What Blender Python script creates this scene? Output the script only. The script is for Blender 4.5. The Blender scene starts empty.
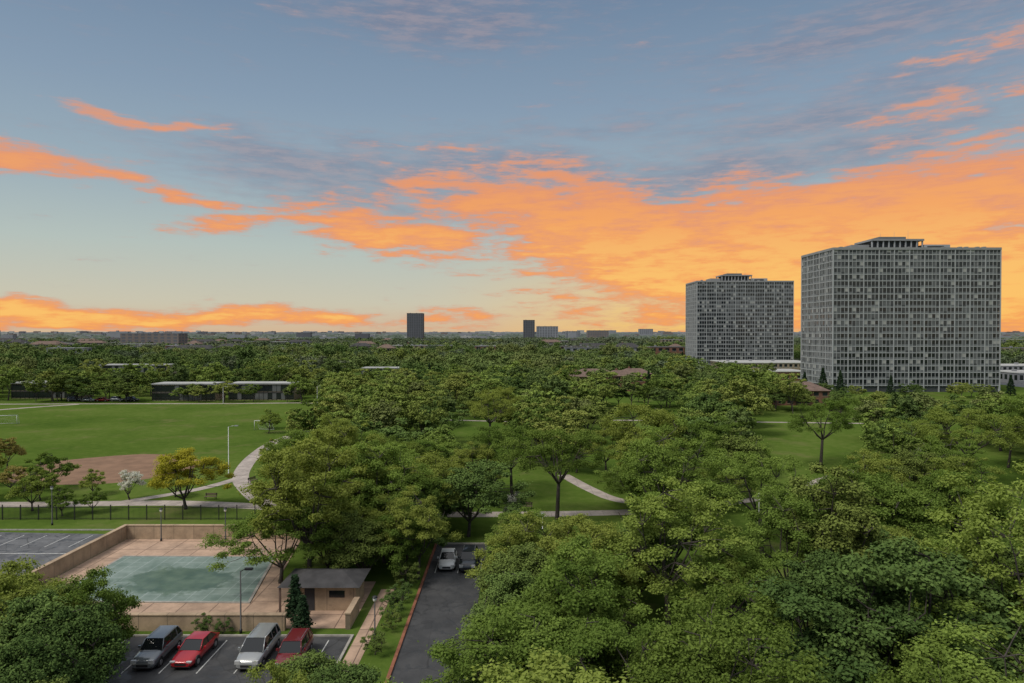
import bpy, math, random
import numpy as np
from mathutils import Vector, noise as mnoise
random.seed(7)
scene = bpy.context.scene
COL = scene.collection

# ------------------------------------------------------------------ helpers
def srgb(r, g, b):
    f = lambda c: (c/255/12.92) if c/255 <= 0.04045 else ((c/255+0.055)/1.055)**2.4
    return (f(r), f(g), f(b), 1.0)

class NT:
    def __init__(s, tree):
        s.t = tree
    def n(s, typ, **kw):
        nd = s.t.nodes.new(typ)
        for k, v in kw.items():
            setattr(nd, k, v)
        return nd
    def setin(s, sock, v):
        if isinstance(v, bpy.types.NodeSocket):
            s.t.links.new(v, sock)
        else:
            sock.default_value = v
    def m(s, op, a, b=None, c=None, clamp=False):
        nd = s.n('ShaderNodeMath', operation=op)
        nd.use_clamp = clamp
        s.setin(nd.inputs[0], a)
        if b is not None: s.setin(nd.inputs[1], b)
        if c is not None: s.setin(nd.inputs[2], c)
        return nd.outputs[0]
    def comb(s, x, y, z=0.0):
        nd = s.n('ShaderNodeCombineXYZ')
        s.setin(nd.inputs[0], x); s.setin(nd.inputs[1], y); s.setin(nd.inputs[2], z)
        return nd.outputs[0]
    def noise(s, vec, scale, detail=4, rough=0.55, dist=0.0, out='Fac'):
        nd = s.n('ShaderNodeTexNoise')
        s.setin(nd.inputs['Vector'], vec)
        nd.inputs['Scale'].default_value = scale
        nd.inputs['Detail'].default_value = detail
        nd.inputs['Roughness'].default_value = rough
        nd.inputs['Distortion'].default_value = dist
        return nd.outputs[out]
    def ramp(s, fac, stops, interp='LINEAR'):
        nd = s.n('ShaderNodeValToRGB')
        cr = nd.color_ramp; cr.interpolation = interp
        while len(cr.elements) < len(stops): cr.elements.new(0.5)
        for e, (p, c) in zip(cr.elements, stops):
            e.position = p
            e.color = c if len(c) == 4 else (*c, 1)
        s.setin(nd.inputs[0], fac)
        return nd.outputs[0]
    def mix(s, fac, a, b, blend='MIX'):
        nd = s.n('ShaderNodeMix', data_type='RGBA', blend_type=blend)
        s.setin(nd.inputs[0], fac)
        for i, v in ((6, a), (7, b)):
            if isinstance(v, tuple) and len(v) == 3: v = (*v, 1)
            s.setin(nd.inputs[i], v)
        return nd.outputs[2]
    def smooth(s, v, lo, hi, a=0.0, b=1.0):
        nd = s.n('ShaderNodeMapRange', interpolation_type='SMOOTHSTEP')
        s.setin(nd.inputs[0], v)
        nd.inputs[1].default_value = lo; nd.inputs[2].default_value = hi
        nd.inputs[3].default_value = a; nd.inputs[4].default_value = b
        return nd.outputs[0]

def new_mat(name):
    m = bpy.data.materials.new(name); m.use_nodes = True
    m.node_tree.nodes.clear()
    nt = NT(m.node_tree)
    out = nt.n('ShaderNodeOutputMaterial')
    return m, nt, out

def principled(name, col, rough=0.8, metal=0.0, var=0.25, nscale=1.5, spec=0.3, bump=0.0, coat=0.0):
    m, nt, out = new_mat(name)
    p = nt.n('ShaderNodeBsdfPrincipled')
    p.inputs['Roughness'].default_value = rough
    p.inputs['Metallic'].default_value = metal
    p.inputs['Specular IOR Level'].default_value = spec
    p.inputs['Coat Weight'].default_value = coat
    tc = nt.n('ShaderNodeTexCoord').outputs['Object']
    if var > 0:
        f = nt.noise(tc, nscale, 5, 0.6)
        c0 = tuple(c*(1-var) for c in col[:3]); c1 = tuple(min(1, c*(1+var)) for c in col[:3])
        c = nt.ramp(f, [(0.3, c0), (0.7, c1)])
        nt.setin(p.inputs['Base Color'], c)
    else:
        p.inputs['Base Color'].default_value = (*col[:3], 1)
    nt.setin(out.inputs[0], p.outputs[0])
    return m

class MB:
    """mesh accumulator"""
    def __init__(s): s.v = []; s.f = []; s.m = []; s.mats = []; s.sm = []
    def mi(s, mat):
        if mat not in s.mats: s.mats.append(mat)
        return s.mats.index(mat)
    def face(s, pts, mat, smooth=False):
        b = len(s.v); s.v += [tuple(p) for p in pts]
        s.f.append(tuple(range(b, b+len(pts)))); s.m.append(s.mi(mat)); s.sm.append(smooth)
    def box(s, x0, x1, y0, y1, z0, z1, mat):
        b = len(s.v)
        s.v += [(x0,y0,z0),(x1,y0,z0),(x1,y1,z0),(x0,y1,z0),(x0,y0,z1),(x1,y0,z1),(x1,y1,z1),(x0,y1,z1)]
        for q in ((0,3,2,1),(4,5,6,7),(0,1,5,4),(1,2,6,5),(2,3,7,6),(3,0,4,7)):
            s.f.append(tuple(b+i for i in q)); s.m.append(s.mi(mat)); s.sm.append(False)
    def tube(s, pts, rad, mat, n=6, cap=True):
        b = len(s.v); k = len(pts)
        for i, p in enumerate(pts):
            p = Vector(p)
            d = (Vector(pts[min(i+1, k-1)]) - Vector(pts[max(i-1, 0)]))
            if d.length < 1e-6: d = Vector((0, 0, 1))
            d.normalize()
            a = d.cross(Vector((0.3, 0.9, 0.1)) if abs(d.z) > 0.5 else Vector((0, 0, 1))).normalized()
            c = d.cross(a)
            for j in range(n):
                t = 2*math.pi*j/n
                s.v.append(tuple(p + (a*math.cos(t) + c*math.sin(t))*rad[i]))
        for i in range(k-1):
            for j in range(n):
                s.f.append((b+i*n+j, b+i*n+(j+1) % n, b+(i+1)*n+(j+1) % n, b+(i+1)*n+j))
                s.m.append(s.mi(mat)); s.sm.append(n > 4)
        if cap:
            s.f.append(tuple(b+j for j in range(n))[::-1]); s.m.append(s.mi(mat)); s.sm.append(False)
            s.f.append(tuple(b+(k-1)*n+j for j in range(n))); s.m.append(s.mi(mat)); s.sm.append(False)
    def mesh(s, name, origin=(0, 0, 0)):
        me = bpy.data.meshes.new(name)
        o = origin
        me.from_pydata([(v[0]-o[0], v[1]-o[1], v[2]-o[2]) for v in s.v], [], s.f)
        for m in s.mats: me.materials.append(m)
        me.polygons.foreach_set('material_index', s.m)
        me.polygons.foreach_set('use_smooth', s.sm)
        me.update()
        return me
    def obj(s, name, origin=(0, 0, 0), parent=None, bevel=0):
        ob = bpy.data.objects.new(name, s.mesh(name, origin)); ob.location = origin
        COL.objects.link(ob)
        if parent: ob.parent = parent
        return ob

def put(mesh, name, loc, rot=0, scale=(1, 1, 1), parent=None):
    ob = bpy.data.objects.new(name, mesh)
    ob.location = loc; ob.rotation_euler = (0, 0, rot); ob.scale = scale
    COL.objects.link(ob)
    if parent: ob.parent = parent
    return ob
def empty(name):
    e = bpy.data.objects.new(name, None); COL.objects.link(e); return e

def inpoly(x, y, P):
    r = False; j = len(P)-1
    for i in range(len(P)):
        xi, yi = P[i]; xj, yj = P[j]
        if (yi > y) != (yj > y) and x < (xj-xi)*(y-yi)/(yj-yi)+xi: r = not r
        j = i
    return r

# ------------------------------------------------------------------ camera
cam = bpy.data.cameras.new('camera'); cam.lens = 24; cam.sensor_width = 36
cam.clip_start = 0.5; cam.clip_end = 120000
co = bpy.data.objects.new('camera', cam); COL.objects.link(co)
co.location = (0, 0, 25); co.rotation_euler = (math.radians(90-0.8), 0, 0)
scene.camera = co
scene.view_settings.view_transform = 'Standard'
scene.view_settings.look = 'None'; scene.view_settings.exposure = 0

# ------------------------------------------------------------------ world : dusk sky with lit cloud streaks
w = bpy.data.worlds.new('World'); scene.world = w; w.use_nodes = True
try:
    w.cycles.sampling_method = 'MANUAL'; w.cycles.sample_map_resolution = 256
except Exception as ex: print(ex)
w.node_tree.nodes.clear(); nt = NT(w.node_tree)
D = nt.n('ShaderNodeTexCoord').outputs['Generated']
sep = nt.n('ShaderNodeSeparateXYZ'); nt.setin(sep.inputs[0], D)
dx, dy, dz = sep.outputs
az = nt.m('MULTIPLY', nt.m('ARCTAN2', dx, dy), 57.29578)
el = nt.m('MULTIPLY', nt.m('ARCSINE', dz), 57.29578)
P0 = nt.comb(az, el, 0.0)
def vscale(v, s3, off=(0, 0, 0)):
    nd = nt.n('ShaderNodeVectorMath', operation='MULTIPLY_ADD')
    nt.setin(nd.inputs[0], v); nd.inputs[1].default_value = s3; nt.setin(nd.inputs[2], off)
    return nd.outputs[0]
wn = nt.noise(vscale(P0, (0.10, 0.28, 0)), 1.0, 3, 0.6, out='Color')
PW = vscale(wn, (8.0, 3.6, 0.0), P0)
PW = vscale(PW, (1, 1, 0), (-4.0, -1.8, 0))
def blobs(lst):
    tot = None
    for (a0, e0, ra, re, ang, amp) in lst:
        mp = nt.n('ShaderNodeMapping', vector_type='TEXTURE')
        nt.setin(mp.inputs[0], PW)
        mp.inputs['Location'].default_value = (a0, e0, 0)
        mp.inputs['Rotation'].default_value = (0, 0, math.radians(ang))
        mp.inputs['Scale'].default_value = (ra*2.5, re*2.5, 1)
        g = nt.n('ShaderNodeTexGradient', gradient_type='SPHERICAL'); nt.setin(g.inputs[0], mp.outputs[0])
        v = g.outputs['Fac'] if abs(amp-1) < 0.01 else nt.m('MULTIPLY', g.outputs['Fac'], amp)
        tot = v if tot is None else nt.m('MAXIMUM', tot, v)
    return nt.m('MINIMUM', nt.m('MULTIPLY', tot, 1.45), 1.15)
orange = blobs([(-36,11.5,4,0.9,0,0.80),(-28,15.3,4,0.32,-2,0.72),(-31,10.9,4,0.45,-5,0.70),(-25,10.2,2.5,0.5,-12,0.72),
  (-10,8.2,7,1.5,-8,0.80),(-22,8.8,4,0.7,10,0.60),(5,9.8,10,2.0,-8,0.95),(12,7.2,10,2.7,-14,1.1),(16,4.4,9,2.1,-8,1.1),
  (25,7.6,13,3.0,5,1.08),(34,10.2,8,1.5,6,0.82),(37,4,7,3,0,1.1),(33.5,15.5,5,0.8,6,0.60),(36,19.3,5,0.7,5,0.52),
  (-5,14.8,4,0.3,-5,0.55),(-33,1.2,21,0.7,0,0.90),(26,2.0,16,2.0,0,0.8)])
purple = blobs([(-14,13.0,9,1.5,-4,1),(-1,12.4,11,1.9,-5,1.05),(19,12.9,16,1.6,6,0.9),(-5,24.2,8,1.6,0,0.85),
  (27,16.5,12,1.4,5,0.7),(28,21.5,12,1.6,4,0.7),(9,16.6,10,0.8,3,0.55),(-10,10.3,10,1.3,-6,0.75),
  (90,25,40,8,0,.7),(-120,30,50,9,0,.8)])
n1 = nt.noise(vscale(P0, (0.15, 0.68, 0), (0, 0, 2.0)), 1.0, 6, 0.62)
shx = nt.n('ShaderNodeMapping', vector_type='POINT'); nt.setin(shx.inputs[0], P0)
shx.inputs['Rotation'].default_value = (0, 0, math.radians(7)); shx.inputs['Scale'].default_value = (0.34, 1.9, 1)
n2 = nt.noise(shx.outputs[0], 1.0, 5, 0.66)
nn = nt.m('ADD', nt.m('MULTIPLY', n1, 0.85), nt.m('MULTIPLY', n2, 0.70))    # mean ~0.77
d_or = nt.smooth(nt.m('ADD', nt.m('MULTIPLY', nn, 1.38), nt.m('MULTIPLY', orange, 0.72)), 1.20, 2.00)
d_pu = nt.smooth(nt.m('ADD', nt.m('MULTIPLY', nn, 1.0), nt.m('MULTIPLY', purple, 0.52)), 0.86, 1.45)
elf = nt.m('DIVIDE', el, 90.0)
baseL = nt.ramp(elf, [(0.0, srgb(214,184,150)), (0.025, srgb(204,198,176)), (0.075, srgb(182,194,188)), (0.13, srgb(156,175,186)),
   (0.20, srgb(136,157,178)), (0.285, srgb(114,137,163)), (0.5, (0.50,0.53,0.58,1)), (1.0, (0.88,0.88,0.88,1))])  # top stops brightened above the view, added as overhead ambient fill
warm = nt.m('MULTIPLY', nt.smooth(az, -10, 20), nt.m('SUBTRACT', 1.0, nt.smooth(el, 0.0, 10.0)))
warm = nt.m('MULTIPLY', warm, nt.m('SUBTRACT', 1.0, nt.smooth(az, 60, 110)))
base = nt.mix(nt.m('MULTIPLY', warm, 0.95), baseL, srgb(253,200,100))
pcol = nt.mix(nt.smooth(n2, 0.35, 0.65), srgb(120,126,148), srgb(162,150,158))
sky = nt.mix(nt.m('MULTIPLY', d_pu, 0.66), base, pcol)
lowf = nt.m('SUBTRACT', 1.0, nt.smooth(el, 3, 17, 0.0, 0.60))
dd = nt.m('MULTIPLY', d_or, lowf)
ocol = nt.ramp(dd, [(0.0, srgb(186,160,158)), (0.20, srgb(212,156,134)), (0.45, srgb(236,154,104)), (0.75, srgb(250,166,88)), (1.0, srgb(255,194,100))])
opac = nt.smooth(d_or, 0.0, 0.60, 0, 0.95)
sky = nt.mix(opac, sky, ocol)
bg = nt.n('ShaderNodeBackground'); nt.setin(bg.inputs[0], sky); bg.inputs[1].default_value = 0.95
ns = nt.n('ShaderNodeTexSky'); ns.sky_type = 'NISHITA'; ns.sun_disc = False
ns.sun_elevation = math.radians(52); ns.sun_rotation = math.radians(235)
bg2 = nt.n('ShaderNodeBackground'); nt.setin(bg2.inputs[0], ns.outputs[0]); bg2.inputs[1].default_value = 0.004
add = nt.n('ShaderNodeAddShader'); nt.setin(add.inputs[0], bg.outputs[0]); nt.setin(add.inputs[1], bg2.outputs[0])
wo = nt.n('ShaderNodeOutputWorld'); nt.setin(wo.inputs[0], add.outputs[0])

# soft sun through thin cloud, from behind-left
sl = bpy.data.lights.new('sun', 'SUN'); sl.energy = 2.5; sl.angle = math.radians(24); sl.color = (1.0, 0.94, 0.84)
so = bpy.data.objects.new('sun', sl); COL.objects.link(so)
e_, a_ = math.radians(52), math.radians(235)
sd = Vector((math.sin(a_)*math.cos(e_), math.cos(a_)*math.cos(e_), math.sin(e_)))
so.rotation_euler = sd.to_track_quat('Z', 'Y').to_euler(); so.location = (-40, -40, 80)

# ------------------------------------------------------------------ materials
def leaf_mat(name, dark, light, transl=0.3, hue=None):
    m, nt, out = new_mat(name)
    at = nt.n('ShaderNodeAttribute'); at.attribute_name = 'tint'
    oi = nt.n('ShaderNodeObjectInfo')
    f = nt.m('ADD', nt.m('MULTIPLY', at.outputs['Fac'], 0.60), nt.m('MULTIPLY', oi.outputs['Random'], 0.52))
    c = nt.ramp(f, [(0.08, dark), (0.55, tuple(a*0.55+b*0.45 for a, b in zip(dark, light))), (1.0, light)])
    if hue:
        r2 = nt.m('FRACT', nt.m('MULTIPLY', oi.outputs['Random'], 7.31))
        c = nt.mix(nt.smooth(r2, 0.3, 1.0, 0.0, 0.8), c, hue)
    d = nt.n('ShaderNodeBsdfDiffuse'); nt.setin(d.inputs[0], c)
    if transl > 0:
        t = nt.n('ShaderNodeBsdfTranslucent'); nt.setin(t.inputs[0], nt.mix(1.0, c, (1.25, 1.3, 0.6), 'MULTIPLY'))
        mx = nt.n('ShaderNodeMixShader'); mx.inputs[0].default_value = transl
        nt.setin(mx.inputs[1], d.outputs[0]); nt.setin(mx.inputs[2], t.outputs[0])
        nt.setin(out.inputs[0], mx.outputs[0])
    else:
        nt.setin(out.inputs[0], d.outputs[0])
    return m
M_leaf = leaf_mat('leaf_locust', (0.072,0.122,0.023), (0.265,0.36,0.080), 0.28, (0.26,0.29,0.065))
M_leafM = leaf_mat('leaf_locust_mid', (0.076,0.124,0.025), (0.265,0.35,0.082), 0.0, (0.26,0.285,0.072))
M_leafD = leaf_mat('leaf_dark', (0.048,0.086,0.025), (0.155,0.228,0.062), 0.0, (0.18,0.215,0.05))
M_leafFar = leaf_mat('leaf_far', (0.070,0.112,0.035), (0.20,0.262,0.082), 0.0, (0.20,0.225,0.078))
M_leafHaze = leaf_mat('leaf_haze', (0.072,0.105,0.056), (0.16,0.195,0.108), 0.0, (0.15,0.17,0.10))  # distance haze put into the leaf colour: greyer, less saturated green
M_yellow = leaf_mat('leaf_yellow', (0.26,0.25,0.03), (0.60,0.53,0.07), 0.3)
M_blossom = leaf_mat('leaf_blossom', (0.45,0.45,0.40), (0.78,0.76,0.72), 0.2)
M_tanleaf = leaf_mat('leaf_bronze', (0.20,0.17,0.05), (0.38,0.33,0.11), 0.25)
M_needle = leaf_mat('leaf_needle', (0.018,0.036,0.018), (0.042,0.075,0.034), 0.0)
M_bark = principled('bark', (0.065,0.055,0.048), 0.95, var=0.4, nscale=3)

def grass_mat():
    m, nt, out = new_mat('grass_ground')
    tc = nt.n('ShaderNodeTexCoord').outputs['Object']
    a = nt.noise(tc, 0.03, 5, 0.6); b = nt.noise(tc, 0.6, 5, 0.7); c_ = nt.noise(tc, 7.0, 2, 0.7)
    f = nt.m('ADD', nt.m('MULTIPLY', a, 0.50), nt.m('ADD', nt.m('MULTIPLY', b, 0.32), nt.m('MULTIPLY', c_, 0.18)))
    c = nt.ramp(f, [(0.38, (0.052,0.094,0.016)), (0.50, (0.082,0.130,0.023)), (0.64, (0.130,0.170,0.042))])
    wn = nt.smooth(nt.noise(tc, 0.09, 6, 0.7), 0.52, 0.70, 0, 0.65)
    c = nt.mix(wn, c, (0.15,0.15,0.058))
    sp = nt.n('ShaderNodeSeparateXYZ'); nt.setin(sp.inputs[0], tc)
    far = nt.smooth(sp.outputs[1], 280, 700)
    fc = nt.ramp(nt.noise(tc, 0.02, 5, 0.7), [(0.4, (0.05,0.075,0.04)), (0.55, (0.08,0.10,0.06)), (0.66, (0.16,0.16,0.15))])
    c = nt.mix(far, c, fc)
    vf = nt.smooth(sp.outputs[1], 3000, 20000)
    c = nt.mix(vf, c, (0.15,0.165,0.185))  # aerial haze painted into the ground colour, blue-grey with distance
    d = nt.n('ShaderNodeBsdfDiffuse'); nt.setin(d.inputs[0], c)
    nt.setin(out.inputs[0], d.outputs[0]); return m
M_grass = grass_mat()

def slab_mat(name, col, line, sx, sy, var=0.12, rough=0.85, mortar=0.03):
    m, nt, out = new_mat(name)
    tc = nt.n('ShaderNodeTexCoord').outputs['Object']
    br = nt.n('ShaderNodeTexBrick'); br.offset = 0.0
    nt.setin(br.inputs['Vector'], tc); br.inputs['Scale'].default_value = 1.0
    br.inputs['Color1'].default_value = (*[c*(1-var) for c in col], 1); br.inputs['Color2'].default_value = (*[c*(1+var) for c in col], 1)
    br.inputs['Mortar'].default_value = (*line, 1); br.inputs['Mortar Size'].default_value = mortar
    br.inputs['Brick Width'].default_value = sx; br.inputs['Row Height'].default_value = sy
    n = nt.noise(tc, 0.5, 6, 0.7)
    c = nt.mix(1.0, br.outputs[0], nt.ramp(n, [(0.32, (0.62,0.62,0.62)), (0.6, (1.05,1.05,1.05))]), 'MULTIPLY')
    st = nt.smooth(nt.noise(tc, 1.7, 5, 0.75), 0.58, 0.72, 0, 0.5)
    c = nt.mix(st, c, tuple(x*0.45 for x in col))
    p = nt.n('ShaderNodeBsdfPrincipled'); p.inputs['Roughness'].default_value = rough
    nt.setin(p.inputs['Base Color'], c); nt.setin(out.inputs[0], p.outputs[0]); return m
M_deck = slab_mat('pool_deck_concrete', (0.46,0.315,0.225), (0.19,0.125,0.09), 3.0, 3.0, 0.08, mortar=0.05)
M_path = slab_mat('concrete_path', (0.42,0.36,0.32), (0.19,0.17,0.15), 1.8, 1.8, 0.08, mortar=0.02)
def asphalt(name, lo, hi, patch):
    m, nt, out = new_mat(name)
    tc = nt.n('ShaderNodeTexCoord').outputs['Object']
    c = nt.ramp(nt.noise(tc, 0.35, 6, 0.7), [(0.35, lo), (0.65, hi)])
    pt = nt.smooth(nt.noise(tc, 0.8, 3, 0.5, 1.0), 0.55, 0.6, 0, 0.6)
    c = nt.mix(pt, c, patch)
    vo = nt.n('ShaderNodeTexVoronoi', feature='DISTANCE_TO_EDGE'); nt.setin(vo.inputs['Vector'], nt.mix(0.12, tc, nt.noise(tc, 1.0, 3, out='Color'))); vo.inputs['Scale'].default_value = 0.3
    c = nt.mix(nt.smooth(vo.outputs[0], 0.0, 0.012, 0.6, 0.0), c, (0.02,0.02,0.02))
    p = nt.n('ShaderNodeBsdfPrincipled'); nt.setin(p.inputs['Base Color'], c)
    nt.setin(p.inputs['Roughness'], nt.m('SUBTRACT', 0.78, nt.m('MULTIPLY', pt, 0.5)))
    nt.setin(out.inputs[0], p.outputs[0]); return m
M_asph = asphalt('asphalt', (0.034,0.035,0.038), (0.066,0.066,0.068), (0.045,0.045,0.047))
M_asphL = asphalt('asphalt_weathered', (0.075,0.077,0.082), (0.155,0.157,0.163), (0.045,0.046,0.05))
M_line = principled('white_road_paint', (0.5,0.5,0.48), 0.7, var=0.35, nscale=4)
M_kerb = principled('kerb_concrete', (0.32,0.30,0.27), 0.9, nscale=2)
M_redkerb = principled('kerb_red_brick', (0.25,0.10,0.06), 0.9, nscale=3)
M_dirt = principled('infield_dirt', (0.225,0.135,0.085), 0.95, var=0.22, nscale=0.35)
M_wallT = slab_mat('tan_block_wall', (0.45,0.33,0.22), (0.22,0.17,0.12), 2.4, 3.0, 0.05)
M_brick = principled('brick_red_brown', (0.20,0.10,0.07), 0.9, var=0.25, nscale=1)
M_brickT = principled('brick_tan', (0.30,0.24,0.18), 0.9, var=0.2, nscale=1)
M_roofD = principled('roof_dark', (0.055,0.053,0.055), 0.9, var=0.3, nscale=0.8)
M_roofB = principled('roof_brown', (0.16,0.11,0.09), 0.9, var=0.3, nscale=0.8)
M_roofL = principled('roof_light', (0.40,0.40,0.39), 0.9, var=0.15, nscale=0.2)
M_white = principled('white_paint', (0.62,0.62,0.60), 0.6, var=0.08)
M_black = principled('black_metal', (0.018,0.018,0.02), 0.5, var=0.1, spec=0.5)
M_alum = principled('aluminium_frame', (0.37,0.385,0.40), 0.5, metal=0.0, var=0.06, nscale=0.4)
M_conc = principled('concrete_grey', (0.27,0.275,0.285), 0.85, var=0.12, nscale=0.2)
M_galv = principled('galvanised_steel', (0.45,0.46,0.47), 0.4, metal=0.6, var=0.05)
M_lampglass = principled('lamp_lens', (0.75,0.74,0.70), 0.3, var=0)
M_glass = principled('window_glass_dark', (0.016,0.020,0.024), 0.10, var=0.3, nscale=0.1, spec=0.5)
M_glass2 = principled('window_glass_mid', (0.05,0.056,0.064), 0.15, var=0.2, nscale=0.1, spec=0.5)
M_blind = principled('window_blind_grey', (0.13,0.135,0.14), 0.5, var=0.15, nscale=0.3)
M_curtain = principled('window_curtain_white', (0.36,0.36,0.35), 0.6, var=0.1, nscale=0.3)
M_spand = principled('spandrel_grey', (0.15,0.16,0.17), 0.6, var=0.12, nscale=0.2)
M_spandD = principled('spandrel_dark', (0.065,0.07,0.076), 0.6, var=0.12, nscale=0.2)
M_farb = principled('far_building_grey', (0.26,0.27,0.30), 0.9, var=0.15, nscale=0.02)
M_farb2 = principled('far_building_dark', (0.12,0.125,0.145), 0.9, var=0.15, nscale=0.02)
M_farb3 = principled('far_building_brown', (0.20,0.17,0.16), 0.9, var=0.15, nscale=0.02)

# ------------------------------------------------------------------ tree generator
def leaf_mesh(name, bark_mb, C, rc, nleaf, size, mats, rng, flat=0.62, tints=None, up=0.8, aspect=0.62):
    n = len(C); idx = np.repeat(np.arange(n), nleaf)
    N = len(idx)
    d = rng.normal(size=(N, 3)); d /= np.linalg.norm(d, axis=1)[:, None]
    r = rng.random(N)**0.5*(1+0.22*rng.normal(size=N))
    P = C[idx] + d*(r*rc[idx])[:, None]*np.array([1, 1, flat])
    nrm = d*0.5 + rng.normal(size=(N, 3))*0.5 + np.array([0, 0, up])
    nrm /= np.linalg.norm(nrm, axis=1)[:, None]
    t = rng.normal(size=(N, 3)); a = np.cross(nrm, t); a /= np.linalg.norm(a, axis=1)[:, None]
    b = np.cross(nrm, a)
    s = size*(0.6+0.8*rng.random(N))[:, None]
    a = a*s*0.5; b = b*s*0.5*aspect
    V = np.stack([P-a, P+b, P+a, P-b], axis=1).reshape(-1, 3)
    bv = np.array(bark_mb.v, dtype=float).reshape(-1, 3); nb = len(bv)
    allv = np.vstack([bv, V]) if nb else V
    loops = []; starts = []
    for f in bark_mb.f:
        starts.append(len(loops)); loops += list(f)
    L0 = len(loops)
    loops = np.concatenate([np.array(loops, dtype=np.int32), np.arange(4*N, dtype=np.int32)+nb])
    starts = np.concatenate([np.array(starts, dtype=np.int32), L0+4*np.arange(N, dtype=np.int32)])
    me = bpy.data.meshes.new(name)
    me.vertices.add(len(allv)); me.vertices.foreach_set('co', allv.astype(np.float32).ravel())
    me.loops.add(len(loops)); me.loops.foreach_set('vertex_index', loops.astype(np.int32))
    me.polygons.add(len(starts)); me.polygons.foreach_set('loop_start', starts.astype(np.int32))
    for m in mats: me.materials.append(m)
    nbf = len(bark_mb.f)
    mi = np.concatenate([np.full(nbf, 1), np.zeros(N)]).astype(np.int32)
    me.polygons.foreach_set('material_index', mi)
    me.update(calc_edges=True)
    at = me.attributes.new('tint', 'FLOAT', 'FACE')
    ct = rng.random(n) if tints is None else tints
    tv = 0.62*ct[idx] + 0.38*rng.random(N)
    at.data.foreach_set('value', np.concatenate([np.zeros(nbf), tv]).astype(np.float32))
    return me

def crown(rng, H, cb, R, ncl, lobes=8, inner=0.5):
    zc = cb+(H-cb)*0.42
    L = rng.normal(size=(lobes, 3)); L /= np.linalg.norm(L, axis=1)[:, None]
    la = rng.uniform(0.25, 0.60, lobes)*rng.choice([1, 1, -0.8], lobes)
    out = []; tries = 0
    while len(out) < ncl and tries < 20000:
        tries += 1
        d = rng.normal(size=3); d /= np.linalg.norm(d)
        if d[2] < -0.45: continue
        f = 0.78+sum(a*max(0, float(d@l))**3 for a, l in zip(la, L))
        r = (inner+(1-inner)*rng.random()**0.6)*f
        az_ = (H-zc) if d[2] > 0 else (zc-cb)
        p = np.array([d[0]*R*r, d[1]*R*r, zc+d[2]*az_*r])
        if all(np.linalg.norm(p-q) > R*0.15 for q in out[-40:]): out.append(p)
    return np.array(out)

def make_tree(name, seed, H=11, cb=3.0, R=5, ncl=70, nl=420, leaf=0.24, mats=None, rcs=(0.75, 1.35), limbs=7, detail=True, flat=0.55, trunk_r=0.2):
    rng = np.random.default_rng(seed)
    C = crown(rng, H, cb, R, ncl); ncl = len(C)
    mb = MB()
    fork = cb*rng.uniform(0.75, 0.95)
    lean = rng.normal(size=2)*0.25
    top = (lean[0], lean[1], fork)
    mb.tube([(0, 0, -0.2), (lean[0]*0.2, lean[1]*0.2, 0.3), (lean[0]*0.6, lean[1]*0.6, fork*0.5), top],
            [trunk_r*1.5, trunk_r*1.15, trunk_r, trunk_r*0.85], M_bark, 8 if detail else 4)
    lp = []
    for i in range(limbs):
        a = 2*math.pi*(i+rng.uniform(-0.3, 0.3))/limbs
        rr = R*rng.uniform(0.45, 0.75) if i else R*0.1
        e = np.array([math.cos(a)*rr, math.sin(a)*rr, cb+(H-cb)*(rng.uniform(0.45, 0.75) if i else 0.85)])
        s = np.array(top); mid = s*0.5+e*0.5+np.array([math.cos(a), math.sin(a), -0.3])*0.6+rng.normal(size=3)*0.25
        pts = []
        for t in np.linspace(0, 1, 7 if detail else 3):
            p = (1-t)**2*s+2*t*(1-t)*mid+t*t*e+rng.normal(size=3)*0.06*(t > 0)
            pts.append(tuple(p))
        rad = [trunk_r*0.6*(1-0.8*t) for t in np.linspace(0, 1, len(pts))]
        mb.tube(pts, rad, M_bark, 5 if detail else 3, cap=False)
        lp += pts[1:]
    lpA = np.array(lp)
    if detail:
        for c in C:
            dd = np.linalg.norm(lpA-c, axis=1)+0.6*np.maximum(0, lpA[:, 2]-c[2])
            s = lpA[int(np.argmin(dd))]
            m_ = (s+c)/2+rng.normal(size=3)*0.2
            mb.tube([tuple(s), tuple(m_), tuple(c)], [0.05, 0.035, 0.012], M_bark, 3, cap=False)
    rc = rng.uniform(rcs[0], rcs[1], ncl)*R/5
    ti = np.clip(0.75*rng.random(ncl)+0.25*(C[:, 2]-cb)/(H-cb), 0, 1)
    return leaf_mesh(name, mb, C, rc, nl, leaf, mats or [M_leaf, M_bark], rng, flat, tints=ti)

def make_conifer(name, seed, H=9, R=2.0, n=90, nl=60, leaf=0.34, mat=M_needle):
    rng = np.random.default_rng(seed); mb = MB()
    mb.tube([(0,0,-0.1),(0,0,H*0.5),(0,0,H*0.97)], [0.16, 0.1, 0.02], M_bark, 6)
    t = (np.arange(n)+0.5)/n
    a = np.arange(n)*2.399
    rr = R*(1-t)**0.8*rng.uniform(0.55, 1.0, n)
    C = np.stack([np.cos(a)*rr, np.sin(a)*rr, 0.5+t*(H-0.6)], axis=1)
    for c in C[::2]:
        mb.tube([(0, 0, c[2]+0.15), tuple(c)], [0.03, 0.01], M_bark, 3, cap=False)
    rc = 0.25+0.35*(1-t)*R/2
    return leaf_mesh(name, mb, C, rc, nl, leaf, [mat, M_bark], rng, 0.55)

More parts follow.
